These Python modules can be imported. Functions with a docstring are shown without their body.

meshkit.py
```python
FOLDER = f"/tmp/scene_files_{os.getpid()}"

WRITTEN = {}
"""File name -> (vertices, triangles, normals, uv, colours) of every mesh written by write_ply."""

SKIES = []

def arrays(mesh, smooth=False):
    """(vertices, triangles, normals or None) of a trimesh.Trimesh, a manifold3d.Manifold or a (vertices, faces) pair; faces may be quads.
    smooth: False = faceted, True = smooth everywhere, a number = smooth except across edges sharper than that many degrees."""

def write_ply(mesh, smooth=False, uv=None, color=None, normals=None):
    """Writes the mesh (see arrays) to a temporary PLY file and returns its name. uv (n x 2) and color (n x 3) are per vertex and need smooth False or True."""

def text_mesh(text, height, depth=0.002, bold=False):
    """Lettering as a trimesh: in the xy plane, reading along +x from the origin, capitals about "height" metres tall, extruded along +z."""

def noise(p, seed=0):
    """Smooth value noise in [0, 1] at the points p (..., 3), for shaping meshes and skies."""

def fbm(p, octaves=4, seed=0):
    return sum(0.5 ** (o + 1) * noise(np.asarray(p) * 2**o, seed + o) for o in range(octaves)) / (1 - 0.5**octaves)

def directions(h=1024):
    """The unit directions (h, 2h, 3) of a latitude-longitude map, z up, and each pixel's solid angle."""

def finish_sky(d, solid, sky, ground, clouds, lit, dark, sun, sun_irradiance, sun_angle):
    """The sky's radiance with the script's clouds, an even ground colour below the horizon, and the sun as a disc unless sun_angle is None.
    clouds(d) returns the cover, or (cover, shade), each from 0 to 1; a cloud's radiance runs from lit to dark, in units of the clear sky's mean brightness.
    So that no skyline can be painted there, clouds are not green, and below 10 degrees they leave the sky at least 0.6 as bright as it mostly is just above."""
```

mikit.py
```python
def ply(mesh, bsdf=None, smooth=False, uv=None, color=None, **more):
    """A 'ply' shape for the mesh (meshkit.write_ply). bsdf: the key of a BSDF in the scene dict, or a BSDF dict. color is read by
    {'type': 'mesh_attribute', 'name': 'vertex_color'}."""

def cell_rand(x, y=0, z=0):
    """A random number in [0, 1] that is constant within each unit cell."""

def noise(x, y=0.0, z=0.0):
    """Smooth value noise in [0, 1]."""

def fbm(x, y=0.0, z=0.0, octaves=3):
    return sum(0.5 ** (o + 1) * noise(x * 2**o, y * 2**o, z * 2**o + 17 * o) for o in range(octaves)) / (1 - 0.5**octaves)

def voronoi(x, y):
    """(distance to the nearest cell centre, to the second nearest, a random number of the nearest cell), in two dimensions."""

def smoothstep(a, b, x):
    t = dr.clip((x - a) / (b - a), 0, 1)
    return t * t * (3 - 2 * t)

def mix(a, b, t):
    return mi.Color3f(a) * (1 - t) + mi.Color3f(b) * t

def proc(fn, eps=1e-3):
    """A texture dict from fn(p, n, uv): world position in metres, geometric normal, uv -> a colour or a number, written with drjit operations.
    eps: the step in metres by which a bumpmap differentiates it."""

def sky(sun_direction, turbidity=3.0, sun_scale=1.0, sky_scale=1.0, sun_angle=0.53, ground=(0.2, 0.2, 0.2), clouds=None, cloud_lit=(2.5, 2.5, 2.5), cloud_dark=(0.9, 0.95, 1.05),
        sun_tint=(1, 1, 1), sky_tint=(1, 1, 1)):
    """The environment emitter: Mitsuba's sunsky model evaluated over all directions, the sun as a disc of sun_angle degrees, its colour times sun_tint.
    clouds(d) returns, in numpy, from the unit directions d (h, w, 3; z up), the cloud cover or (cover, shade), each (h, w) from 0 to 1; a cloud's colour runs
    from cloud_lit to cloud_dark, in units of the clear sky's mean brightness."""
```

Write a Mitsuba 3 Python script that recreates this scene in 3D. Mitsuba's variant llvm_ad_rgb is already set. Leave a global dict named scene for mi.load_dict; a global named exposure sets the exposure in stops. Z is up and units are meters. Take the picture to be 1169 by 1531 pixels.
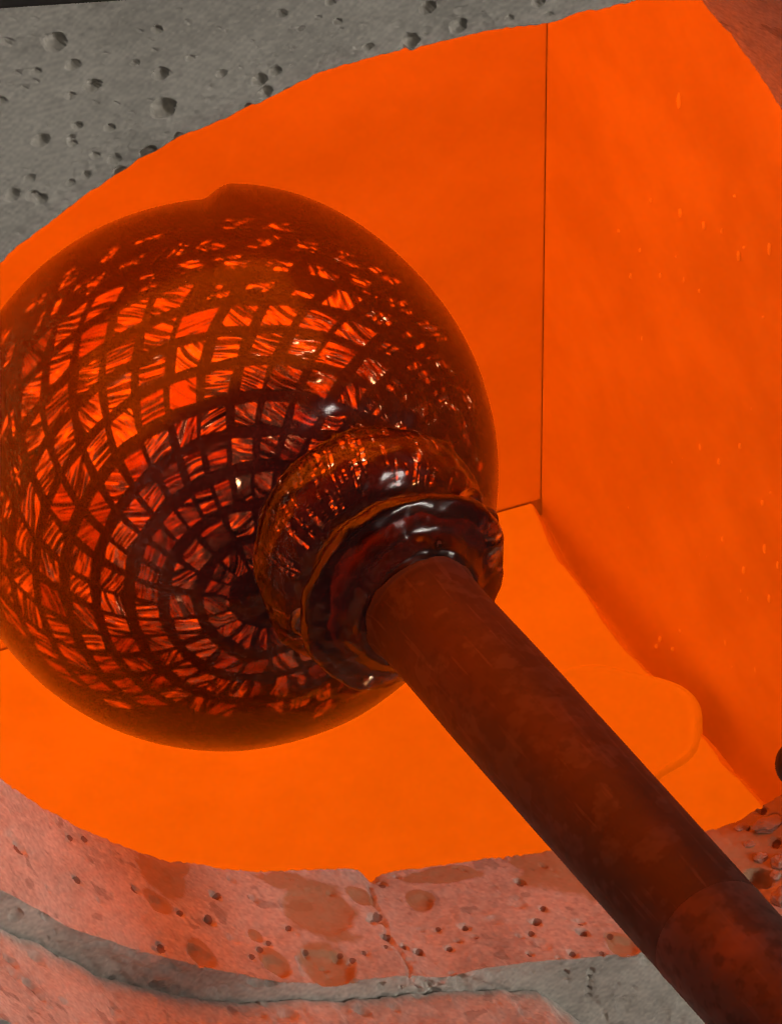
"""A hot glass ball on its blowpipe, held inside the mouth of a glowing glory-hole furnace."""
import math, random
import numpy as np, trimesh, manifold3d as m3
import mitsuba as mi
import drjit as dr
import mikit
from meshkit import fbm as mfbm, noise as mnoise
from scipy.ndimage import gaussian_filter1d
from scipy.spatial import cKDTree

T = mi.ScalarTransform4f
scene, labels = {}, {}
rng = np.random.default_rng(7)

# ---------------------------------------------------------------- camera
# Ball centre = origin, furnace axis = +y, z up.  The camera looks down and to the right into the mouth.
S = 5175.0                     # photo pixels per metre at the ball
YAW, PITCH, DIST = math.radians(24.0), math.radians(38.5), 2.6
F = np.array([math.sin(YAW) * math.cos(PITCH), math.cos(YAW) * math.cos(PITCH), -math.sin(PITCH)])
RT = np.array([math.cos(YAW), -math.sin(YAW), 0.0])
UP = np.cross(RT, F)
W, H = 1169.0, 1531.0
BALL = (333.0, 710.0)
TGT = RT * (W / 2 - BALL[0]) / S - UP * (H / 2 - BALL[1]) / S
EYE = TGT - F * DIST
FOV = 2 * math.degrees(math.atan(W / 2 / S / DIST))
scene['camera'] = {'type': 'perspective', 'fov': FOV, 'fov_axis': 'x', 'near_clip': 0.05, 'far_clip': 50.0,
                   'to_world': T().look_at(origin=EYE.tolist(), target=TGT.tolist(), up=[0, 0, 1])}
exposure = 0.0

# ---------------------------------------------------------------- lights
# added light panel, out of view, standing in for the workshop's room light
def area(pos, target, sx, sy, rad):
    return {'type': 'rectangle', 'to_world': T().look_at(origin=list(pos), target=list(target), up=[0, 0, 1]).scale([sx, sy, 1]),
            'bsdf': {'type': 'diffuse', 'reflectance': {'type': 'rgb', 'value': [.1, .1, .1]}},
            'emitter': {'type': 'area', 'radiance': {'type': 'rgb', 'value': list(rad)}}}
scene['room_panel'] = area((1.9, -2.8, 1.1), (0, -.2, 0), 0.42, 0.42, (19.0, 17.9, 16.3))
labels['room_panel'] = {'label': 'added light panel out of view, standing in for the workshop light', 'category': 'lamp'}
# the workshop's own walls all round, evenly and dimly lit
scene['workshop_light'] = {'type': 'constant', 'radiance': {'type': 'rgb', 'value': [.045, .043, .04]}}
HOT = np.array([.15, .017, .0002])       # what the hot refractory gives off: back wall,
HOT_S = np.array([.05, .006, .0001])     # right side wall,
HOT_F = np.array([.15, .038, .0003])     # and the hotter, glass-soaked floor
ROOF_BOOST = np.array([3.0, .355, .002])     # unseen roof and left wall, their glow raised to light the rim and chamber
LEFT_BOOST = np.array([1.0, .12, .001])

# ---------------------------------------------------------------- helpers
def cam_point(px, py, toward=0.0):
    """the point on the ray through a photo pixel, on the plane facing the camera 'toward' metres nearer than the ball centre"""
    d = F + RT * (px - W / 2) / S / DIST - UP * (py - H / 2) / S / DIST
    return EYE + d * ((-(EYE @ F) - toward) / (d @ F))
def on_y(px, py, y):
    px, py = np.asarray(px, float), np.asarray(py, float)
    d = F + np.multiply.outer((px - W / 2) / S / DIST, RT) - np.multiply.outer((py - H / 2) / S / DIST, UP)
    return EYE + d * ((y - EYE[1]) / d[..., 1])[..., None]
def project(p):
    q = np.asarray(p) - EYE
    z = q @ F
    return np.stack([W / 2 + (q @ RT) / z * S * DIST, H / 2 - (q @ UP) / z * S * DIST], -1)
def unit(v):
    v = np.asarray(v, float)
    return v / np.linalg.norm(v, axis=-1, keepdims=True)
def bs(name, d):
    scene[name] = d
    return name
def rgb(*c):
    return {'type': 'rgb', 'value': list(c)}
def put(key, mesh, bsdf, smooth=35, label=None, cat=None, kind=None, group=None, **more):
    scene[key] = mikit.ply(mesh, bsdf, smooth=smooth, **more)
    lab = {k: v for k, v in dict(label=label, category=cat, kind=kind, group=group).items() if v}
    if lab: labels[key] = lab
def numbered(key, i):
    return key if i == 0 else f'{key}_{i:03d}'
def grid_faces(nu, nv, wrap=False):
    i, j = np.meshgrid(np.arange(nu if wrap else nu - 1), np.arange(nv - 1), indexing='ij')
    a, b = i * nv + j, ((i + 1) % nu) * nv + j
    q = np.stack([a, b, b + 1, a + 1], -1).reshape(-1, 4)
    return np.vstack([q[:, [0, 1, 2]], q[:, [0, 2, 3]]])
def grid_mesh(p, wrap=False):
    nu, nv = p.shape[:2]
    return trimesh.Trimesh(p.reshape(-1, 3), grid_faces(nu, nv, wrap), process=False)
def grid_normals(p):
    n = np.cross(np.gradient(p, axis=0), np.gradient(p, axis=1))
    return n / (np.linalg.norm(n, axis=-1, keepdims=True) + 1e-15)
def resample(pts, step):
    pts = np.asarray(pts, float)
    s = np.r_[0, np.cumsum(np.linalg.norm(np.diff(pts, axis=0), axis=1))]
    t = np.linspace(0, s[-1], int(s[-1] / step) + 1)
    return np.stack([np.interp(t, s, pts[:, k]) for k in range(pts.shape[1])], -1)

# ---------------------------------------------------------------- materials
def lerp3(a, b, t): return mikit.mix(a, b, t)
CONCRETE, CONCRETE_DARK = [.55, .51, .45], [.40, .37, .325]      # the same castable concrete for door and ring
def concrete_fn(base, dark, stains, seed, dirt=.4, pit_spots=()):
    st = [(np.array(c), r) for c, r in stains]
    def fn(p, n, uv):
        big = mikit.fbm(p.x * 45 + seed, p.y * 45, p.z * 45, 4)
        fine = mikit.fbm(p.x * 420, p.y * 420, p.z * 420 + seed, 3)
        col = lerp3(dark, base, mikit.smoothstep(.25, .62, big * .72 + fine * .28))
        grit = mikit.smoothstep(.70, .80, mikit.noise(p.x * 700 + 5, p.y * 700, p.z * 700))
        col = lerp3(col, [c * 1.15 for c in base], grit * .35)
        soot = mikit.smoothstep(.66, .74, mikit.fbm(p.x * 150 + 9, p.y * 150, p.z * 150 + seed, 3))
        col = lerp3(col, [.14, .115, .095], soot * dirt)
        speck = mikit.noise(p.x * 1050, p.y * 1050, p.z * 1050 + seed)
        col = col * (.84 + .32 * speck)
        if st:
            w = mikit.fbm(p.x * 160, p.y * 160 + 3, p.z * 160, 3) - .5
            m = mi.Float(0)
            for c, r in st:
                d = dr.sqrt(dr.square(p.x - c[0]) / r[0] ** 2 + dr.square(p.y - c[1]) / r[1] ** 2)
                m = dr.maximum(m, mikit.smoothstep(1.10, .84, d + w * .9))
            col = lerp3(col, lerp3([.30, .20, .085], [.42, .26, .11], big), m * .75 * mikit.smoothstep(.05, -.02, p.z))
        if pit_spots:
            # small dark brown spots with ragged outlines, laid in the deeper small pits
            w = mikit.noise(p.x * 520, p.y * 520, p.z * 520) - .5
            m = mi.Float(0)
            for c, r in pit_spots:
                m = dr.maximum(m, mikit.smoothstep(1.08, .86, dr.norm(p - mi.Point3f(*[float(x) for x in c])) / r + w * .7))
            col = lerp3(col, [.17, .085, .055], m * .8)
        return col
    return fn
def bumped(fn_rough, scale, inner, eps=3e-4):
    return {'type': 'bumpmap', 'arbitrary': mikit.proc(fn_rough, eps=eps), 'scale': scale, 'bsdf': inner}
def grit_height(p, n, uv):
    return mikit.fbm(p.x * 380, p.y * 380, p.z * 380, 3) + .5 * mikit.smoothstep(.62, .8, mikit.noise(p.x * 900, p.y * 900, p.z * 900))

# ================================================================ the furnace
YAB, YAF = -.105, -.155         # inner ring: back and front plane
YBB, YBF = -.1560, -.215        # outer door: back and front plane
YB = .200                       # back wall
corner = on_y(808, 747, YB)
XR, ZF = corner[0], corner[2]
XL, ZC = XR - .50, ZF + .52

hot = bs('mat_hot_refractory', {'type': 'twosided', 'bsdf': {'type': 'principled', 'base_color': mikit.proc(
    lambda p, n, uv: lerp3([.60, .44, .14], [.71, .54, .19], mikit.smoothstep(.2, .8, mikit.fbm(p.x * 34, p.y * 34, p.z * 34, 5)))), 'roughness': .75, 'specular': .3}})
cold = bs('mat_mortar', {'type': 'twosided', 'bsdf': {'type': 'diffuse', 'reflectance': rgb(.42, .33, .26)}})
def wall_relief(p, amp, seed):
    n = grid_normals(p)
    h = (mfbm(p * 22, 3, seed) - .5) * amp + (mfbm(p * 260, 2, seed + 3) - .5) * amp * .12
    e = [np.clip(np.minimum(np.arange(k), np.arange(k)[::-1]) / 6, 0, 1) for k in p.shape[:2]]
    h = h * np.minimum(e[0][:, None], e[1][None])
    return p + n * h[..., None]
def panel(o, u, v, lu, lv, step, amp, seed):
    a, b = np.linspace(0, lu, max(2, int(lu / step))), np.linspace(0, lv, max(2, int(lv / step)))
    p = np.asarray(o, float) + np.multiply.outer(a, u)[:, None] + np.multiply.outer(b, v)[None]
    return grid_mesh(wall_relief(p, amp, seed))
X, Y, Z = np.eye(3)
def facing(mesh, d):
    '''turns the sheet so that it faces d'''
    if (mesh.face_normals * mesh.area_faces[:, None]).sum(0) @ np.asarray(d, float) < 0: mesh.invert()
    return mesh
GAP, GR = .0005, .017           # open joints of the lining; half width of the trough along the floor's right edge
emit = {'type': 'area', 'radiance': rgb(*HOT)}
D = YB - YAB
emit2 = {'type': 'area', 'radiance': rgb(*ROOF_BOOST)}
put('furnace__back_wall', facing(panel((XL, YB, ZF + .0004), X, Z, XR - XL - .0001, ZC - ZF, .004, .0022, 1), -Y), hot, True, emitter=emit)
put('furnace__ceiling', facing(panel((XL, YAB, ZC), Y, X, D + .03, XR - XL + .05, .02, .002, 4), -Z), hot, True, emitter=emit2)
put('furnace__side_wall_001', facing(panel((XL, YAB, ZF), Z, Y, ZC - ZF, D + .03, .02, .002, 5), X), hot, True, emitter={'type': 'area', 'radiance': rgb(*LEFT_BOOST)})
FLARE = .083
# floor and right wall run into a trough widening towards the mouth, deepened and dimmed to darken the crease
yy = np.linspace(YAB, YB - .0006, 300)
gr = np.interp(yy, [YAB, YB - .10, YB - .03, YB], [.017, .016, .011, .005])
gr = gr + .004 * (mfbm(np.stack([yy * 30, yy * 0, yy * 0], -1), 2) - .5) + .0016 * (mfbm(np.stack([yy * 110, yy * 0, yy * 0 + 3], -1), 3) - .5)
def sheet(fn, tt, amp, seed):
    p = np.zeros((len(yy), len(tt), 3))
    p[..., 1] = yy[:, None]
    p[..., 0], p[..., 2] = fn(tt[None], gr[:, None])
    p[..., 0] += (p[..., 0] - XL) / (XR - XL) * FLARE * (YB - yy)[:, None]      # the right wall opens towards the mouth
    return grid_mesh(wall_relief(p, amp, seed))
put('furnace__floor', facing(sheet(lambda t, g: (XL + (XR - g - XL) * t, ZF + 0 * t * g), np.linspace(0, 1, 130), .0035, 3), Z), hot, True, emitter={'type': 'area', 'radiance': rgb(*HOT_F)}, label='bright orange furnace floor')
put('furnace__side_wall', facing(sheet(lambda t, g: (XR + 0 * t * g, ZF + g + (ZC - ZF - g) * t), np.linspace(0, 1, 150), .003, 2), -X), hot, True, emitter={'type': 'area', 'radiance': rgb(*HOT_S)}, label='glowing right side wall with bright drips')
def trough(t, g):
    a_ = t * np.pi / 2
    dip = np.sin(t * np.pi) ** 2 * g * 2.4
    return XR - g + g * np.sin(a_) + dip * .12, ZF + g - g * np.cos(a_) - dip * .8
put('furnace__joint_trough', facing(sheet(trough, np.linspace(0, 1, 36), .0012, 8), Z - X), hot, True, emitter={'type': 'area', 'radiance': rgb(.07, .008, .0001)})
put('furnace__joint_backing', trimesh.util.concatenate([panel((XL, YB + .0015, ZF - .02), X, Z, XR - XL + .03, ZC - ZF, .05, 0, 1),
    panel((XR + .045, YAB, ZF - .02), Y, Z, D + .05, ZC - ZF, .05, 0, 1), panel((XL, YAB, ZF - .03), X, Y, XR - XL + .05, D + .05, .05, 0, 1)]), hot, False, emitter={'type': 'area', 'radiance': rgb(*(HOT * .6))})
# glassy drips on the side wall and the puddle on the floor
drip_m = bs('mat_slag_glass', {'type': 'twosided', 'bsdf': {'type': 'principled', 'base_color': rgb(.7, .52, .22), 'roughness': .22, 'specular': .6}})
drips = []
r2 = random.Random(5)
spots = [(1015, 150, 5, 16), (1017, 318, 4, 9), (1052, 337, 3, 8), (1150, 372, 3, 12), (1104, 382, 3, 10), (957, 374, 2, 4), (925, 345, 2, 3), (1075, 690, 3, 7), (1023, 418, 2, 6),
         (1047, 668, 3, 7), (1006, 690, 2, 5), (1106, 667, 3, 6), (1140, 752, 3, 6), (1143, 820, 3, 10), (1112, 853, 3, 8), (1048, 829, 3, 7), (1163, 845, 3, 8), (1065, 895, 3, 10), (1100, 930, 3, 14), (1150, 895, 3, 8), (1085, 960, 2, 9), (1130, 1000, 3, 10)]
for k in range(26):
    spots.append((r2.uniform(940, 1165), r2.uniform(250, 1000), r2.uniform(1.0, 2.2), r2.uniform(2, 6)))
for px, py, w, h in spots:
    d = F + RT * (px - W / 2) / S / DIST - UP * (py - H / 2) / S / DIST
    q = EYE + d * ((XR + FLARE * (YB - EYE[1]) - EYE[0]) / (d[0] + FLARE * d[1]))
    b = trimesh.creation.icosphere(subdivisions=2, radius=1.0)
    b.vertices *= (1 + .3 * (mnoise(b.vertices * 2 + k + px) - .5))[:, None]
    b.apply_transform(np.diag([.0006, w * 1.25 / S, h * 1.0 / S, 1]))
    b.apply_translation(q)
    drips.append(b)
put('furnace__drip', trimesh.util.concatenate(drips), drip_m, True, emitter={'type': 'area', 'radiance': rgb(.30, .04, .0003)}, kind='stuff', label='small glassy drips glowing on the right side wall')
labels['furnace'] = {'label': 'orange glowing refractory furnace chamber around the glass ball', 'category': 'furnace'}
def on_floor(px, py, z=None):
    d = F + RT * (px - W / 2) / S / DIST - UP * (py - H / 2) / S / DIST
    return EYE + d * (((ZF if z is None else z) - EYE[2]) / d[2])
a = np.linspace(0, 2 * np.pi, 160, endpoint=False)
rr = np.r_[np.linspace(0, .8, 18), np.linspace(.83, 1.0, 14)]
pc, pe = on_floor(880, 1105), on_floor(1034, 1155)
R0 = np.linalg.norm((pe - pc)[:2])
rad = R0 * (1 + .10 * np.sin(a * 2 + .5) + .05 * np.sin(a * 3 + 2) + .03 * np.sin(a * 7))
prof = np.where(rr < .8, .0018 + .0006 * np.cos(rr * 5), 0) + np.where(rr >= .8, .0022 + .0022 * np.exp(-((rr - .93) / .03) ** 2) - .0075 * np.clip((rr - .955) / .045, 0, 1) ** 2, 0)
pud = np.zeros((len(a), len(rr), 3))
pud[..., 0] = pc[0] + np.cos(a)[:, None] * rad[:, None] * rr
pud[..., 1] = pc[1] + np.sin(a)[:, None] * rad[:, None] * rr
pud[..., 2] = ZF + .0002 + .25 * prof[None] + .0008 * (mfbm(pud * 60, 3) - .5)
put('glass_puddle', facing(grid_mesh(pud, True), Z), bs('mat_puddle', {'type': 'twosided', 'bsdf': {'type': 'principled', 'base_color': rgb(.655, .49, .165), 'roughness': .3, 'specular': .4}}), True,
    label='shallow puddle of melted glass with a raised rim on the furnace floor', cat='puddle', emitter={'type': 'area', 'radiance': rgb(*HOT_F)})

# ================================================================ the refractory ring and the outer door
def outward(c):
    """smoothed outward direction (x, z) of a hole outline that runs anticlockwise in the picture"""
    t = gaussian_filter1d(np.gradient(c, axis=0), 18, axis=0, mode='nearest')
    return unit(np.stack([t[:, 1], -t[:, 0]], -1))
def rough(p, n, pits, seed, amp=.0007, edge=None):
    """relief of cast concrete: swells, grit and air holes; pits = (world centre, radius, depth factor)"""
    h = (mfbm(p * 90, 4, seed) - .5) * 2 * amp + (mfbm(p * 420, 3, seed + 5) - .5) * amp * .8
    if edge is not None: h = h * edge
    flat = p.reshape(-1, 3)
    tree = cKDTree(flat)
    hf = h.reshape(-1)
    for c, r, k in pits:
        c = np.asarray(c)
        idx = np.array(tree.query_ball_point(c, r * 1.5), int)
        if not len(idx): continue
        q = flat[idx] - c
        rho = np.linalg.norm(q, axis=1) / r * (1 + .35 * (mnoise(unit(q + 1e-9) * 1.7 + c * 900) - .5))
        dent = np.clip(1 - rho ** 4, 0, 1) ** .6 * r * k * 1.35
        rim = .02 * r * np.exp(-((rho - 1.08) / .1) ** 2) * min(k, 1)
        hf[idx] += rim - dent
    return p + n * h[..., None]
def pit_world(surface, px_list):
    """(photo x, y, radius in pixels, depth factor) -> world, on the nearest point of that surface"""
    flat = surface.reshape(-1, 3)
    tr_ = cKDTree(project(flat))
    out = []
    for px, py, r, k in px_list:
        dd, i = tr_.query([px, py])
        if dd < 12: out.append((flat[i], r / S, k))
    return out

# ---- ring: far edge of its hole, traced round the mouth
ringb = [(-370, 760), (-350, 900), (-280, 1020), (-150, 1100), (-60, 1138), (0, 1165), (60, 1207), (120, 1238), (190, 1268), (250, 1288), (330, 1299), (400, 1304), (470, 1302), (526, 1299), (540, 1305), (552, 1324),
         (562, 1311), (585, 1304), (660, 1294), (760, 1281), (850, 1270), (950, 1258), (1045, 1246), (1078, 1238), (1105, 1228), (1135, 1208), (1169, 1190), (1230, 1130), (1290, 1000), (1330, 800), (1320, 600), (1270, 380), (1210, 235), (1169, 165),
         (1135, 110), (1100, 60), (1048, 0), (960, -75), (830, -150), (680, -190), (500, -205), (350, -190), (150, -120), (-30, 0), (-160, 130), (-280, 300), (-350, 500), (-370, 760)]
c2 = resample(ringb, 3.0)
jag = 1.3 * (mfbm(np.c_[c2 / 14, np.zeros(len(c2))], 3, 4) - .5) + 1.2 * (mnoise(np.c_[c2 / 5, np.zeros(len(c2))], 9) - .5)
c2[:, 1] += jag * 2.2
far_e = on_y(c2[:, 0], c2[:, 1], YAB)
cx = far_e[:, [0, 2]]
out2 = outward(cx)
sgn = np.sign(((cx - cx.mean(0)) * out2).sum(1).mean())
out2 *= sgn
flare_px = np.interp(np.linspace(0, 1, len(c2)), *zip(*[(0, 20), (.09, 45), (.122, 50), (.137, 32), (.153, 20), (.168, 12), (.183, 14), (.198, 8), (.214, 0), (.229, -8), (.244, -15), (.259, -12), (.275, -6), (.29, -2), (.36, 5), (.44, 5), (.52, 35), (.62, 105), (.68, 135), (.72, 120), (.8, 50), (1, 20)]))
# ^ how far the hole widens towards the front, in photo pixels, round its outline
near_e = gaussian_filter1d(far_e, 12, axis=0, mode='nearest') + (gaussian_filter1d(far_e, 1, axis=0) - gaussian_filter1d(far_e, 5, axis=0)) * np.where(np.abs(c2[:, 0] - 553) < 60, 0, 1)[:, None]
near_e[:, 1] = YAF
near_e[:, [0, 2]] += out2 * (flare_px / S)[:, None]
near_s = gaussian_filter1d(near_e, 6, axis=0, mode='nearest')
nm = gaussian_filter1d(np.where((c2[:, 0] > 500) & (c2[:, 0] < 600) & (c2[:, 1] > 1200), 1.0, 0.0), 5)
near_e = near_e * .5 + near_s * .5
vv = np.linspace(0, 1, 62)
rev = far_e[:, None] * (1 - vv[None, :, None]) + near_e[:, None] * vv[None, :, None]
# the V-shaped chip only bites into the far edge: behind it the bed closes up again
smooth_far = gaussian_filter1d(far_e, 9, axis=0, mode='nearest')
smooth_far = gaussian_filter1d(far_e, 14, axis=0, mode='nearest')
bed = smooth_far[:, None] * (1 - vv[None, :, None]) + near_e[:, None] * vv[None, :, None]
wgt = np.clip(1 - vv * 9, 0, 1)[None, :, None] ** 1.0
rev = rev * wgt + bed * (1 - wgt)
nrm = grid_normals(rev)
toc = np.array([cx[:, 0].mean(), 0, cx[:, 1].mean()])
if ((rev - toc) * nrm)[..., [0, 2]].sum() > 0: nrm = -nrm                     # normals into the hole
ring_pits_px = [(203, 1332, 8, .8), (322, 1340, 9, .8), (313, 1378, 9, 1.2), (238, 1354, 19, .25), (115, 1317, 9, .6), (380, 1400, 12, .3), (348, 1406, 9, .3), (300, 1430, 24, .22), (415, 1445, 21, .3),
    (490, 1450, 42, .16), (478, 1363, 56, .07), (242, 1416, 8, 1.0), (237, 1421, 9, .7), (20, 1256, 15, .8), (30, 1268, 10, .8), (50, 1282, 11, .8), (104, 1253, 7, .6), (125, 1256, 6, .6), (540, 1342, 17, .35), (570, 1322, 8, .9),
    (563, 1373, 10, .9), (557, 1378, 6, 1), (578, 1404, 9, 1.0), (605, 1418, 6, 1.1), (625, 1426, 8, .8), (630, 1350, 18, .3), (740, 1377, 13, .5), (778, 1320, 7, 1.4), (775, 1350, 13, .5), (800, 1381, 8, 1.0), (812, 1360, 6, .9),
    (872, 1396, 9, 1.0), (812, 1414, 13, .6), (695, 1388, 7, .9), (792, 1397, 6, .8), (793, 1427, 5, 1.2), (930, 1417, 24, .25), (905, 1342, 6, .8), (855, 1425, 7, .8), (870, 1380, 5, .8), (910, 1402, 6, .7), (400, 1412, 5, 1), (390, 1422, 6, .8), (506, 1431, 6, 1),
    (527, 1438, 6, .8), (545, 1425, 5, .8), (455, 1425, 6, .9), (375, 1432, 5, .8), (430, 1390, 6, .7), (345, 1315, 7, .5), (380, 1343, 7, .5), (900, 1427, 5, .9), (670, 1420, 6, .9), (710, 1402, 4, .9), (655, 1392, 5, .7), (150, 1350, 6, .5), (268, 1366, 7, .7),
    (1140, 1213, 9, .9), (1158, 1222, 8, .9), (1120, 1240, 6, .7), (1160, 1262, 10, .8), (1132, 1314, 22, 1.0), (1152, 1318, 18, 1.0)]
for k in range(150):
    px_ = r2.uniform(-40, 1000)
    ring_pits_px.append((px_, r2.uniform(1170, 1470), r2.choice([2.4, 2.8, 3.2, 4.0, 4.8]), r2.uniform(.5, 1.2)))
ring_pits_px = [(a_, b_, r_, k_ if r_ < 11 else min(k_, .16) if r_ < 20 else k_) for a_, b_, r_, k_ in ring_pits_px]
pits = pit_world(rev, ring_pits_px)
rev = rough(rev, nrm, pits, 11, .0006)
# hairline crack from the chip to the front edge
crk = [(553, 1326), (560, 1352), (572, 1375), (580, 1400), (600, 1425), (611, 1445), (612, 1475)]
crk = resample(np.array(crk, float) + rng.normal(0, 1.6, (len(crk), 2)), 3)
crk += 2.4 * (np.c_[mnoise(np.c_[crk / 9, crk[:, :1] * 0], 2), mnoise(np.c_[crk / 9, crk[:, :1] * 0], 6)] - .5)
prj = project(rev.reshape(-1, 3))
dcr = cKDTree(crk).query(prj, distance_upper_bound=14)[0].reshape(rev.shape[:2])
gw = 1.5 + 1.3 * mnoise(rev * 300, 8)
rev = rev - nrm * (np.exp(-(np.where(np.isfinite(dcr), dcr, 99) / gw) ** 2) * .0013)[..., None]
# front face of the ring
vo = np.r_[0, np.geomspace(3, 420, 72)] / S
fo = gaussian_filter1d(out2, 10, axis=0, mode='nearest')
ff = np.repeat(rev[:, -1][:, None], len(vo), 1) + np.einsum('ik,j->ijk', np.stack([fo[:, 0], 0 * fo[:, 0], fo[:, 1]], -1), vo)
ff[..., 1] = YAF + (rev[:, -1, 1] - YAF)[:, None] * np.exp(-vo / .002)[None]
face_pits_px = [(883, 1452, 6, 1), (880, 1470, 4, 1.6), (880, 1478, 4, 1.6), (880, 1462, 4, 1.6), (880, 1488, 4, 1.2), (968, 1432, 14, .35), (931, 1503, 13, .3), (990, 1519, 14, .25), (1024, 1497, 13, .35), (845, 1455, 6, .8), (848, 1466, 4, .8), (924, 1474, 4, .8), (945, 1490, 5, .5),
    (22, 1368, 11, .5), (905, 1520, 5, .8), (1015, 1530, 12, .3), (890, 1500, 5, .5), (77, 1360, 10, .4), (985, 1496, 5, .5), (1008, 1478, 6, .4), (660, 1452, 6, .9), (690, 1462, 6, .9), (640, 1470, 7, .9), (600, 1475, 5, .9), (570, 1474, 6, 1), (385, 1460, 14, .5), (404, 1468, 9, .8)]
for k in range(120):
    face_pits_px.append((r2.uniform(-20, 1000), r2.uniform(1340, 1520), r2.choice([2.2, 2.6, 3.2, 4]), r2.uniform(.4, .9)))
nf = np.zeros_like(ff); nf[..., 1] = -1
fpj = project(ff)
grav = np.exp(-((fpj[..., 0] - 660) / 90) ** 2) + .9 * np.exp(-((fpj[..., 0] - 230) / 110) ** 2)          # broken, gravelly stretches of the face
ffr = rough(ff, nf, pit_world(ff, face_pits_px), 21, .0004, edge=np.clip(vo / .001, 0, 1)[None] * np.ones((len(ff), 1)))
ffr[..., 1] += (grav * (mfbm(ff * 330, 3, 31) - .55) * .0055) * np.clip(vo / .0015, 0, 1)[None]
# back face of the ring, the inside front wall of the chamber
bo = np.array([0, .01, .05, .25])
bk = np.repeat(rev[:, 0][:, None], 4, 1) + np.einsum('ik,j->ijk', np.stack([fo[:, 0], 0 * fo[:, 0], fo[:, 1]], -1), bo)
stains_px = [(478, 1363, 56, 56), (455, 1335, 30, 22), (425, 1315, 40, 18), (470, 1332, 26, 14), (540, 1342, 20, 16), (240, 1310, 34, 40), (250, 1290, 30, 24), (238, 1354, 20, 20), (300, 1430, 24, 22), (490, 1450, 44, 40), (415, 1445, 22, 22), (630, 1350, 20, 20), (860, 1300, 100, 42), (800, 1290, 40, 22),
             (910, 1315, 60, 40), (660, 1312, 60, 14), (930, 1417, 24, 20), (380, 1400, 12, 12), (1130, 1250, 120, 60), (1060, 1275, 60, 40)]
rf = rev.reshape(-1, 3)
tr_ = cKDTree(project(rf))
pit_spots = [(a_, b_, r_ * .85, r_ * .85) for a_, b_, r_, k_ in ring_pits_px[:64] if r_ < 15 and k_ >= .6]
stains = [(rf[tr_.query([a_, b_])[1]], (ra / S * 1.0, rb / S * 1.4)) for a_, b_, ra, rb in stains_px]
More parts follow.
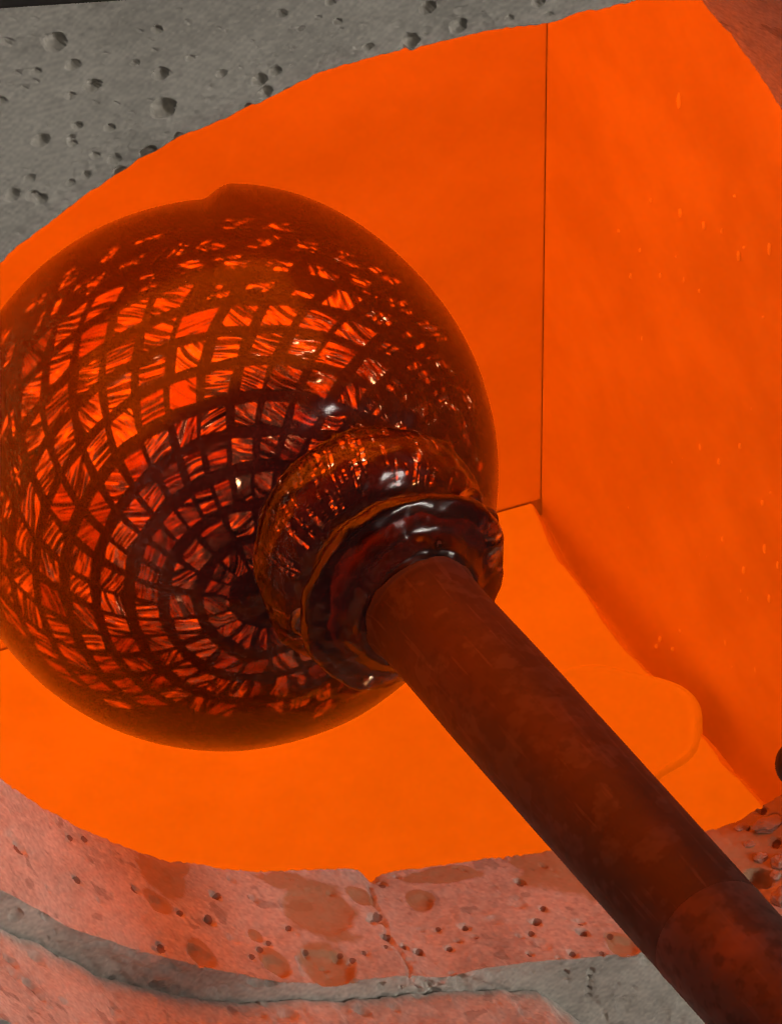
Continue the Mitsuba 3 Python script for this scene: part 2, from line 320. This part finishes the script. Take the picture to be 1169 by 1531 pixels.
spots_ = [(rf[tr_.query([a_, b_])[1]], r_ / S) for a_, b_, r_, _ in pit_spots]
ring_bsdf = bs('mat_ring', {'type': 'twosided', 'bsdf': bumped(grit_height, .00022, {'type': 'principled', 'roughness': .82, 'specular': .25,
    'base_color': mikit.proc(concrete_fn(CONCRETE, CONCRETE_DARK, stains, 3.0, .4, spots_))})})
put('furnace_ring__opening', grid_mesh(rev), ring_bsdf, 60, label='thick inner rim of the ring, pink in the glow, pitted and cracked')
face_bsdf = bs('mat_ring_face', {'type': 'twosided', 'bsdf': bumped(grit_height, .0005, {'type': 'principled', 'roughness': .85, 'specular': .25,
    'base_color': mikit.proc(concrete_fn(CONCRETE, CONCRETE_DARK, [], 8.0))})})
put('furnace_ring__front_face', grid_mesh(ffr), face_bsdf, 60, label='grey front face showing as a narrow ledge')
put('furnace_ring__back_face', grid_mesh(bk), ring_bsdf, True)
labels['furnace_ring'] = {'label': 'cast refractory ring around the furnace mouth with chipped cracked lower rim', 'category': 'furnace ring'}

# ---- outer door
topl = [(950, 0), (905, 10), (860, 19), (830, 32), (800, 36), (755, 40), (700, 52), (660, 62), (628, 68), (618, 74), (606, 70), (585, 78), (545, 88), (480, 105), (450, 120), (405, 142), (392, 150), (375, 155), (345, 171), (300, 190), (268, 205), (232, 226), (208, 237), (190, 250), (160, 268), (125, 293), (95, 315),
        (60, 340), (30, 365), (0, 392), (-60, 450), (-130, 530)]
topl = resample(topl, 3.0)
topl[:, 1] += 3.0 * (mfbm(np.c_[topl / 9, topl[:, :1] * 0], 3, 14) - .5)
E1 = on_y(topl[:, 0], topl[:, 1], YBF)
botl = [(-240, 1225), (-160, 1300), (-70, 1357), (0, 1391), (60, 1416), (110, 1440), (150, 1460), (200, 1474), (260, 1490), (330, 1497), (400, 1500), (440, 1494), (480, 1499), (560, 1494), (640, 1486), (700, 1479), (760, 1478), (800, 1484), (822, 1498), (845, 1512), (870, 1531), (930, 1600), (1000, 1720), (1060, 1850)]
botl = resample(botl, 4.0)
botl[:, 1] += 7.0 * (mfbm(np.c_[botl / 22, botl[:, :1] * 0], 3, 15) - .5)
E2 = on_y(botl[:, 0], botl[:, 1], YBB)
mid = resample(np.stack([E1[-1], [E1[-1][0] - .02, 0, E1[-1][2] - .10], [E2[0][0] - .012, 0, E2[0][2] + .05], E2[0]]), .0008)[1:-1]
hole = np.vstack([E1, mid, E2])                       # anticlockwise in the picture: top right, left, bottom
hole = hole[:, [0, 2]]
hout = outward(hole)
hout *= np.sign(((hole - hole.mean(0)) * hout).sum(1).mean())
hf2 = gaussian_filter1d(hout, 14, axis=0, mode='nearest')
n1 = len(E1)
edge_f = np.stack([hole[:, 0], np.full(len(hole), YBF), hole[:, 1]], -1)
edge_b = np.stack([hole[:, 0], np.full(len(hole), YBB), hole[:, 1]], -1)
vb = np.linspace(0, 1, 46)
brev = edge_b[:, None] * (1 - vb[None, :, None]) + edge_f[:, None] * vb[None, :, None]
bn = grid_normals(brev)
if ((brev - np.array([hole[:, 0].mean(), 0, hole[:, 1].mean()])) * bn).sum() > 0: bn = -bn
dpx = [(17, 1440, 11, .7), (22, 1460, 9, .6), (55, 1433, 14, .4), (45, 1473, 12, .8), (60, 1490, 9, .8), (50, 1512, 7, .9), (100, 1500, 6, .8), (170, 1507, 8, .6), (172, 1520, 10, .5), (330, 1478, 9, .8), (540, 1513, 11, .9), (430, 1520, 14, .4), (590, 1508, 8, .7), (785, 1515, 9, .7), (740, 1500, 6, .7), (650, 1520, 6, .7)]
for k in range(160):
    dpx.append((r2.uniform(-20, 850), r2.uniform(1400, 1531), r2.choice([2.4, 3, 3.6, 5]), r2.uniform(.5, 1.1)))
brev = rough(brev, bn, pit_world(brev, dpx), 41, .0011)
topy = np.interp(project(edge_f)[:, 0], [-300, 0, 90, 180, 260, 950, 1200], [22, 12, 8, 0, -8, -70, -90])
pe_ = project(edge_f)
po_ = project(edge_f + np.stack([hf2[:, 0], 0 * hf2[:, 0], hf2[:, 1]], -1) * .001)
rate = (pe_[:, 1] - po_[:, 1]) / .001
ext = np.where((np.arange(len(hole)) < n1 + 40) & (rate > 500), np.clip((pe_[:, 1] - topy) / np.maximum(rate, 500), .004, .16), .06)
ext = gaussian_filter1d(ext, 4, mode='nearest')
nv = 150
tv = np.linspace(0, 1, nv)
bf = edge_f[:, None] + np.stack([hf2[:, 0], 0 * hf2[:, 0], hf2[:, 1]], -1)[:, None] * (ext[:, None] * tv[None])[..., None]
bf[:, 0] = brev[:, -1]
bf[..., 1] = YBF + (brev[:, -1, 1] - YBF)[:, None] * np.exp(-(ext[:, None] * tv[None]) / .002)
door_px = [(82, 60, 14, .7), (111, 96, 8, .9), (138, 127, 10, .9), (234, 44, 6, 1), (242, 109, 10, .8), (244, 161, 16, .8), (202, 92, 4, 1), (286, 86, 5, .7), (60, 210, 10, .8), (116, 188, 6, .9), (163, 190, 6, .9), (104, 143, 5, .9), (105, 205, 4, 1), (107, 214, 5, 1), (143, 231, 5, 1), (172, 236, 8, .6), (18, 292, 9, .8), (50, 292, 8, .9), (60, 297, 8, .9), (44, 266, 6, .9), (106, 273, 5, .9), (128, 260, 6, .9),
    (388, 118, 10, .8), (411, 106, 7, .8), (332, 109, 6, .7), (422, 19, 6, 1), (448, 42, 4, .8), (503, 31, 5, .9), (475, 25, 3, 1), (552, 69, 6, .9), (495, 2, 6, .9), (0, 150, 6, 1), (36, 130, 4, 1), (25, 107, 4, 1), (10, 62, 6, .6), (53, 107, 5, .9), (232, 74, 3, 1), (640, 11, 10, .9), (684, 38, 12, .5), (805, 2, 8, .8), (760, 25, 5, .8), (820, 20, 4, .9), (395, 138, 9, .9), (612, 62, 12, .8), (222, 228, 11, .9), (178, 256, 8, .8), (268, 204, 6, .9), (372, 157, 5, .9)]
for k in range(150):
    x_ = r2.uniform(-20, 900)
    door_px.append((x_, r2.uniform(0, 360), r2.choice([1.8, 2.2, 2.6, 3.2]), r2.uniform(.5, 1.0)))
# scooped, rubbed dents just above the edge
for k in range(90):
    i_ = r2.randrange(0, n1 - 60)
    q_ = project(edge_f[i_])
    door_px.append((q_[0] - r2.uniform(2, 30), q_[1] - r2.uniform(4, 60), r2.choice([3, 4, 5, 7]), r2.uniform(.08, .2)))
bnf = np.zeros_like(bf); bnf[..., 1] = -1
near_edge = np.exp(-(ext[:, None] * tv[None]) / .008)
bfr = rough(bf, bnf, pit_world(bf, door_px), 51, .00035, edge=.6 + 1.3 * near_edge * np.clip(ext[:, None] * tv[None] / .0008, 0, 1))
door_bsdf = bs('mat_door', {'type': 'twosided', 'bsdf': bumped(grit_height, .00038, {'type': 'principled', 'roughness': .85, 'specular': .25,
    'base_color': mikit.proc(concrete_fn(CONCRETE, CONCRETE_DARK, [], 5.0, .12))})})
put('furnace_door__front_face', grid_mesh(bfr), door_bsdf, 60, label='grey concrete front face dotted with air holes')
put('furnace_door__opening', grid_mesh(brev), bs('mat_door_rim', {'type': 'twosided', 'bsdf': bumped(grit_height, .0003, {'type': 'principled', 'roughness': .85, 'specular': .25,
    'base_color': mikit.proc(concrete_fn(CONCRETE, CONCRETE_DARK, [], 15.0))})}), 60, label='rough pink lit lower rim of the door')
tb = np.stack([bfr[:, -1], bfr[:, -1] + np.array([0, YBB - YBF, 0])], 1)
put('furnace_door__outer_edge', grid_mesh(tb), door_bsdf, True)
labels['furnace_door'] = {'label': 'pitted grey concrete furnace door filling the top left, in front of the glow', 'category': 'furnace door'}

# dark steel bar along the top of the door, top left corner
steel = bs('mat_dark_steel', {'type': 'principled', 'base_color': mikit.proc(lambda p, n, uv: lerp3([.035, .032, .034], [.07, .055, .045], mikit.fbm(p.x * 120, p.y * 120, p.z * 120, 3))), 'metallic': .4, 'roughness': .55})
q0, q1 = on_y(-160, 21, YBF - .003), on_y(186, -2, YBF - .003)
bar = m3.Manifold.batch_hull([m3.Manifold.sphere(.0015, 16).translate([s0, s1, s2]) for s0 in (0, np.linalg.norm(q1 - q0)) for s1 in (0, .03) for s2 in (.0015, .02)]).to_mesh()
ux = unit(q1 - q0); uz = unit(np.cross(ux, Y)) * 1
if uz[2] < 0: uz = -uz
bm = trimesh.Trimesh(bar.vert_properties[:, :3], bar.tri_verts)
bm.vertices = q0 + bm.vertices[:, :1] * ux + bm.vertices[:, 1:2] * Y + bm.vertices[:, 2:] * uz
put('steel_bar', bm, steel, 40, label='dark steel bar along the top edge of the grey concrete door', cat='steel bar')

# crusts of slag on the ring at the right, and a dark rod end at the right edge
def lump(c, r, seed, sq=(1, 1, 1), amp=.5, sub=4):
    b = trimesh.creation.icosphere(subdivisions=sub, radius=1.0)
    b.vertices *= (1 + amp * (mfbm(b.vertices * 1.6 + seed * 7.3, 4, seed) - .5) * 2 * .6)[:, None]
    b.vertices = b.vertices * np.array(sq) * r + c
    return b
slag_m = bs('mat_slag_crust', {'type': 'principled', 'roughness': .7, 'base_color': mikit.proc(lambda p, n, uv: lerp3([.22, .14, .09], [.48, .40, .33], mikit.fbm(p.x * 230, p.y * 230, p.z * 230, 4)))})
kd = cKDTree(project(rf))
slag = [(1150, 1232, 17, (1.5, 1, .5)), (1166, 1290, 13, (1, 1.2, .8)), (1140, 1283, 10, (1.2, 1, .6)), (1172, 1345, 19, (1, 1, .9)), (1110, 1238, 8, (1.6, 1, .5)), (1122, 1262, 7, (1.3, 1, .4)), (1160, 1310, 9, (1, 1, .7))]
for i, (px, py, r, sq) in enumerate(slag):
    q = rf[kd.query([px, py])[1]]
    names = ['flat slag crust on the ring just below the glowing wall at the right', 'rounded slag crust above the dark pocket right of the blowpipe', 'small slag crust between the blowpipe and the right edge', 'pale orange slag lump at the right edge below the dark pocket',
             'thin slag crust where the rim dips right of the blowpipe', 'tiny flat slag crust beside the blowpipe', 'small slag crust inside the dark pocket at the right edge']
    put(numbered('slag_crust', i), lump(q, r / S, i + 3, sq, .7), slag_m, True, label=names[i], cat='slag crust', group='slag crusts on the ring at the right')
rod_a = on_y(1197, 1143, -.20); 
rod = m3.Manifold.batch_hull([m3.Manifold.sphere(.0071, 40).translate(list(rod_a)), m3.Manifold.sphere(.0073, 40).translate(list(rod_a + np.array([.09, -.03, .0])))]).to_mesh()
put('steel_rod', trimesh.Trimesh(rod.vert_properties[:, :3], rod.tri_verts), steel, 40, label='dark rounded end of a steel rod poking in at the right edge', cat='rod')

# ================================================================ the ball
R = 414 / S
RC = .862 * R                                   # the foil lies this deep under the clear gather
SA = .707
AX = unit(RT * .67 * SA - UP * .742 * SA - F * math.sqrt(1 - SA * SA))      # pipe axis, towards the photographer
AE = unit(RT * .742 + UP * .67)                 # across the pipe, in the picture's plane
AN = np.cross(AX, AE)
NC = cam_point(565, 840, .77 * R)               # where the pipe's axis leaves the ball
def on_axis(px):                                # axial distance given in photo pixels along the axis
    return NC + AX * px / S
def revolve(profile, sections=160, wob=0.0, seed=0, caps=True):
    """closed solid of revolution round the pipe axis; profile = (radius, axial) in photo pixels, from back to front"""
    pr = np.asarray(profile, float)
    th = np.linspace(0, 2 * np.pi, sections, endpoint=False)
    c, s = np.cos(th), np.sin(th)
    rad_ = pr[:, 0][:, None] * (1 + wob * (mfbm(np.stack([np.broadcast_to(c, (len(pr), sections)) * 1.3, np.broadcast_to(s, (len(pr), sections)) * 1.3, np.broadcast_to(pr[:, 1:2] / 60, (len(pr), sections))], -1), 3, seed) - .5) * 2) / S
    p = NC + AE * (rad_ * c)[..., None] + AN * (rad_ * s)[..., None] + AX * (pr[:, 1] / S)[:, None, None]
    m = grid_mesh(np.transpose(p, (1, 0, 2)), True)
    v, f = list(m.vertices), list(m.faces)
    n = len(pr)
    a0, a1 = len(v), len(v) + 1
    v += [NC + AX * pr[0, 1] / S, NC + AX * pr[-1, 1] / S]
    for i in range(sections):
        j = (i + 1) % sections
        f.append([a0, j * n, i * n]); f.append([a1, i * n + n - 1, j * n + n - 1])
    m = trimesh.Trimesh(np.array(v), np.array(f), process=False)
    if m.volume < 0: m.invert()
    return m
def spl(pts, n=90):
    pts = np.array(pts, float)
    from scipy.interpolate import PchipInterpolator
    s = np.r_[0, np.cumsum(np.linalg.norm(np.diff(pts, axis=0), axis=1))]
    t = np.linspace(0, s[-1], n)
    return np.stack([PchipInterpolator(s, pts[:, k])(t) for k in range(2)], -1)
def tomani(m):
    return m3.Manifold(m3.Mesh(np.asarray(m.vertices, np.float32), np.asarray(m.faces, np.uint32)))
def mi_s(t): t = np.clip(t, 0, 1); return np.sin(t * np.pi / 2)
ball = trimesh.creation.icosphere(subdivisions=6, radius=R)
d0 = unit(ball.vertices)
# a fold of the last gather: its edge stands proud at the top, right of the middle, and fades out to the right
e1 = unit(RT * -.06 + UP * .998); az = np.degrees(np.arctan2(d0 @ RT, d0 @ UP)); fr = d0 @ -F
fold = mi_s((az + 3.5) / 5.5) * np.exp(-(np.clip(az - 4, 0, None) / 33) ** 2) * np.exp(-((fr + .12) / .42) ** 2)
ball.vertices += d0 * (fold * .0047)[:, None]
ball.vertices += d0 * ((mfbm(d0 * 2.2, 3, 5) - .5) * .0012)[:, None]
neck_o = revolve(spl([(60, -150), (150, -110), (184, -74), (191, -42), (183, -14), (166, 8), (146, 24), (136, 38), (142, 52), (158, 64), (166, 75), (164, 86), (146, 97), (118, 107), (106, 120), (98, 129), (80, 133)], 170), 220, .075, 3)
def round_axis(px, py, a_, r_):
    '''the point at radius r_ round the axis (photo pixels) that shows nearest to a photo pixel'''
    th = np.linspace(0, 2 * np.pi, 360)
    q = on_axis(a_) + (AE * np.cos(th)[:, None] + AN * np.sin(th)[:, None]) * r_ / S
    return q[np.argmin(np.linalg.norm(project(q) - [px, py], axis=1) + 400 * ((q - NC) @ -F < -.01))]
knobs = m3.Manifold()
for px, py, a_, r_, kr in [(722, 778, 40, 158, 24), (736, 830, 58, 152, 25), (560, 1020, 55, 158, 22), (585, 1030, 58, 158, 20), (455, 930, 45, 150, 20), (700, 752, 30, 160, 18)]:
    knobs = knobs + m3.Manifold.sphere(kr / S, 40).translate(round_axis(px, py, a_, r_).tolist())
gather = (tomani(ball) + tomani(neck_o) + knobs)
gm = gather.refine_to_length(.0016).to_mesh()
gv, gf = np.asarray(gm.vert_properties[:, :3], float), np.asarray(gm.tri_verts)
g = trimesh.Trimesh(gv, gf)
near_neck = np.linalg.norm(g.vertices - on_axis(0), axis=1)
ax_d = (g.vertices - NC) @ AX
wgt_ = np.clip((.055 - near_neck) / .008, 0, 1)[:, None]
sm = g.copy()
trimesh.smoothing.filter_taubin(sm, iterations=12)
g.vertices = g.vertices * (1 - wgt_) + sm.vertices * wgt_
wob = (mfbm(g.vertices * 105, 3, 12) - .5) * .0026 * wgt_[:, 0]
g.vertices = g.vertices + g.vertex_normals * wob[:, None]
clear = bs('mat_clear_glass', {'type': 'roughdielectric', 'distribution': 'ggx', 'alpha': .028, 'int_ior': 1.5, 'ext_ior': 1.0, 'specular_transmittance': rgb(.93, .80, .66)})
put('glass_ball__clear_gather', g, clear, 50, label='thick clear outer glass with a folded edge at the top')

amber = bs('mat_dark_glass', {'type': 'principled', 'base_color': mikit.proc(lambda p, n, uv: lerp3([.05, .013, .007], [.08, .019, .01], mikit.fbm(p.x * 70, p.y * 70, p.z * 70, 4))), 'roughness': .6, 'specular': .1})
core = trimesh.creation.icosphere(subdivisions=5, radius=RC)
put('glass_ball__inner_bubble', core, amber, True, label='dark red inner glass carrying the foil')
neck_i = revolve(spl([(40, -170), (120, -130), (152, -90), (157, -50), (150, -15), (128, 10), (95, 25)], 60), 120, .03, 6)
put('glass_ball__inner_neck', neck_i, amber, True)
dcol = revolve(spl([(90, 20), (112, 44), (126, 66), (130, 78), (122, 91), (108, 101), (97, 114), (92, 122)], 50), 160, .15, 16)
dcol.vertices += dcol.vertex_normals * ((mfbm(dcol.vertices * 170, 4, 3) - .5) * .004)[:, None]
put('glass_ball__dark_collar', dcol, amber, True, label='dark brown glass round the end of the pipe')

# foil: a net of rings and spokes round a pole on the front of the ball
PHI = math.radians(31.0)
pd = unit(RT * 67 - UP * 180)
POLE = math.sin(PHI) * pd - math.cos(PHI) * F
PE1 = unit(np.cross(POLE, F)); PE2 = np.cross(POLE, PE1)
def sph(th, ph, r):
    th, ph = np.asarray(th), np.asarray(ph)
    return (np.cos(th)[..., None] * POLE + (np.sin(th) * np.cos(ph))[..., None] * PE1 + (np.sin(th) * np.sin(ph))[..., None] * PE2) * np.asarray(r)[..., None]
def foil_height(seed):
    def fn(p, n, uv):
        w = mikit.noise(uv.x * 130 + seed, uv.y * 130)
        return mikit.noise(uv.x * 520 + w * 1.8, uv.y * 75 + seed) + .35 * mikit.noise(uv.x * 1150 + w * 2, uv.y * 170, seed)
    return fn
foils = []
for k, (colr, rough_, sc) in enumerate([((.60, .30, .20), .17, .0021), ((.44, .16, .095), .28, .0013), ((.80, .49, .37), .14, .0028)]):
    foils.append(bs(f'mat_foil_{k}', {'type': 'twosided', 'bsdf': {'type': 'bumpmap', 'arbitrary': mikit.proc(foil_height(3.7 * k), eps=1e-4), 'scale': sc,
        'bsdf': {'type': 'principled', 'base_color': rgb(*colr), 'metallic': .85, 'roughness': rough_, 'specular': .5}}}))
rt = random.Random(11)
def patch(t0, t1, p0, p1, n=6, lift=.0005, warp=.00025, seed=0):
    """a curved piece of foil between two rings and two spokes; corners a little off square; uv in metres, turned at random"""
    a, b = np.meshgrid(np.linspace(0, 1, n), np.linspace(0, 1, n), indexing='ij')
    j = [rt.uniform(-.09, .09) for _ in range(8)]
    th = t0 + (t1 - t0) * (a + (j[0] * (1 - a) + j[1] * a) * (b - .5) * 2 * .6)
    ph = p0 + twist(th) - twist((t0 + t1) / 2) + (p1 - p0) * (b + (j[2] * (1 - b) + j[3] * b) * (a - .5) * 2 * .6)
    q = sph(th, ph, np.full(th.shape, RC + lift))
    nn = unit(q)
    q = q + nn * (((mnoise(q * 420 + seed * 3.1, seed) - .5) * 2 * warp + (a - .5) * j[6] * .0035 + (b - .5) * j[7] * .0035))[..., None]
    m = grid_mesh(q)
    c = q[n // 2, n // 2]
    # the creases mostly run with the rings above the pole and with the spokes below it
    u1 = unit(q[-1, n // 2] - q[0, n // 2]); u2 = np.cross(nn[n // 2, n // 2], u1)
    ang_ = rt.gauss(0, .4) + (0 if (c - POLE * RC) @ UP > -.05 * RC else math.pi / 2)
    l = (q - c).reshape(-1, 3)
    x_, y_ = l @ u1, l @ u2
    uv = np.stack([x_ * math.cos(ang_) + y_ * math.sin(ang_) + rt.uniform(0, 3), -x_ * math.sin(ang_) + y_ * math.cos(ang_) + rt.uniform(0, 3)], -1)
    return m, uv
def twist(th): return -.28 * th ** 2
pitch = math.radians(8.0)
tiles, flecks, fuv = [], [], []
neck_dir = unit(NC - 0 * NC)
for k in range(0, 17):
    t0 = math.radians(8) + k * pitch
    bar_ = pitch * (.29 + .09 * rt.random())
    t1 = t0 + pitch - bar_
    tm = (t0 + t1) / 2
    ns = 18 if tm < math.radians(23) else 36
    for i in range(ns):
        w = 2 * math.pi / ns
        gap_ = w * (.25 if ns == 36 else .20) * (1 + .4 * rt.uniform(-1, 1))
        p0 = i * w + twist(tm); p1 = p0 + w - gap_
        c = sph(np.array(tm), np.array((p0 + p1) / 2), np.array(RC))
        if (c @ -F) < .25 * RC or (c @ UP) < -.89 * RC: continue
        if unit(c) @ neck_dir > math.cos(math.radians(21)): continue
        pj = project(c)
        right = (pj[0] > 545 and pj[1] < 760)
        upper = (c @ UP) > .70 * RC or ((c @ RT) < -.72 * RC and (c @ UP) > -.2 * RC)
        if right or upper or tm > math.radians(88):
            nf_ = rt.randint(3, 5) if right else rt.randint(2, 4)
            for s_ in range(nf_):
                f0, f1 = (s_ + rt.uniform(.05, .3)) / nf_, (s_ + rt.uniform(.65, .95)) / nf_
                if rt.random() < .1: continue
                g0, g1 = rt.uniform(0, .3), rt.uniform(.65, 1.0)
                if right or rt.random() < .4:
                    m, uv = patch(t0 + (t1 - t0) * g0, t0 + (t1 - t0) * g1, p0 + (p1 - p0) * f0, p0 + (p1 - p0) * f1, 4, .0005, .0004, len(flecks))
                else:
                    m, uv = patch(t0 + (t1 - t0) * f0, t0 + (t1 - t0) * f1, p0 + (p1 - p0) * g0, p0 + (p1 - p0) * g1, 4, .0005, .0004, len(flecks))
                flecks.append(m); fuv.append(uv)
        else:
            tiles.append((tm, *patch(t0, t1, p0, p1, 6, .0005, .0003, len(tiles))))
tiles.sort(key=lambda t: t[0])
for i, (tm, m, uv) in enumerate(tiles[:300]):
    put('glass_ball__' + numbered('foil_tile', i), m, foils[rt.choice([0, 0, 1, 2, 2])], True, uv=uv)
for tm, m, uv in tiles[300:]:
    flecks.append(m); fuv.append(uv)
# slivers of foil drawn out along the neck
for k in range(240):
    th0 = rt.uniform(0, 2 * math.pi); a0 = rt.uniform(-105, -5); ln = rt.uniform(14, 40); wd = rt.uniform(.012, .04)
    aa = np.linspace(a0, min(a0 + ln, 8), 4); tt_ = th0 + np.linspace(0, wd, 3) 
    rad_ = np.interp(aa, [-170, -130, -90, -50, -15, 10], [40, 120, 152, 157, 150, 128]) * 1.035 + 2
    A_, B_ = np.meshgrid(np.arange(4), np.arange(3), indexing='ij')
    th_ = tt_[B_] + (aa[A_] - a0) * .0016
    q = NC + AE * (rad_[A_] / S * np.cos(th_))[..., None] + AN * (rad_[A_] / S * np.sin(th_))[..., None] + AX * (aa[A_] / S)[..., None]
    q += (mnoise(q * 500, k)[..., None] - .5) * AX * .0006
    m = grid_mesh(q)
    flecks.append(m); fuv.append(np.stack([A_.ravel() * .002 + k, B_.ravel() * .001 + k * .3], -1))
put('glass_ball__foil_fleck', trimesh.util.concatenate(flecks), foils[2], True, uv=np.vstack(fuv), kind='stuff', label='small scattered flecks of broken foil')
labels['glass_ball'] = {'label': 'round amber glass ball with a net of copper foil squares on the blowpipe', 'category': 'glass ball'}

# ================================================================ the blowpipe
def pipe_mat(name, a, b):
    def fn(p, n, uv):
        big = mikit.fbm(p.x * 38, p.y * 38, p.z * 38, 4)
        fine = mikit.fbm(p.x * 260, p.y * 260, p.z * 260, 3)
        col = lerp3(a, b, mikit.smoothstep(.3, .7, big))
        col = lerp3(col, [.13, .10, .10], mikit.smoothstep(.52, .66, mikit.fbm(p.x * 150 + 4, p.y * 150, p.z * 150, 4)) * .15)
        al, c1, c2_ = (p.x * v[0] + p.y * v[1] + p.z * v[2] for v in (AX, AE, AN))
        scr = mikit.smoothstep(.60, .74, mikit.fbm(al * 55, c1 * 620, c2_ * 620, 3))        # scratches and drawn scale along the pipe
        col = lerp3(col, [.20, .12, .095], scr * .10)
        return lerp3(col, [.035, .022, .019], mikit.smoothstep(.45, .72, fine) * .6)
    return bs(name, bumped(lambda p, n, uv: mikit.fbm(p.x * 200, p.y * 200, p.z * 200, 3), .00025, {'type': 'principled', 'base_color': mikit.proc(fn), 'metallic': .45, 'roughness': .48, 'specular': .4}))
pipe_h = pipe_mat('mat_pipe_scale', [.034, .021, .018], [.058, .029, .023])
pipe_t = pipe_mat('mat_pipe_rust', [.072, .040, .034], [.135, .064, .050])
SEAM = 975
head = revolve(spl([(70, -60), (84, -50), (90, -30), (90, 60), (92, 126), (91, 132), (87.5, 140), (86.5, 200), (88.5, 400), (88.6, SEAM - 4), (88.6, SEAM + 1)], 240), 120, .004, 2)
put('blowpipe__head', head, pipe_h, 40, label='dark red hot head of the pipe set in the glass')
tube = revolve(spl([(60, SEAM - 4), (88.3, SEAM - 3), (89.4, SEAM + 2), (89.5, SEAM + 5), (88.7, SEAM + 12), (88.6, SEAM + 60), (89, 3600)], 160), 96, .003, 4)
put('blowpipe__tube', tube, pipe_t, 40, label='oxidised steel tube beyond the weld seam')
labels['blowpipe'] = {'label': 'thick rusty brown steel blowpipe running from the ball to the bottom right', 'category': 'blowpipe'}
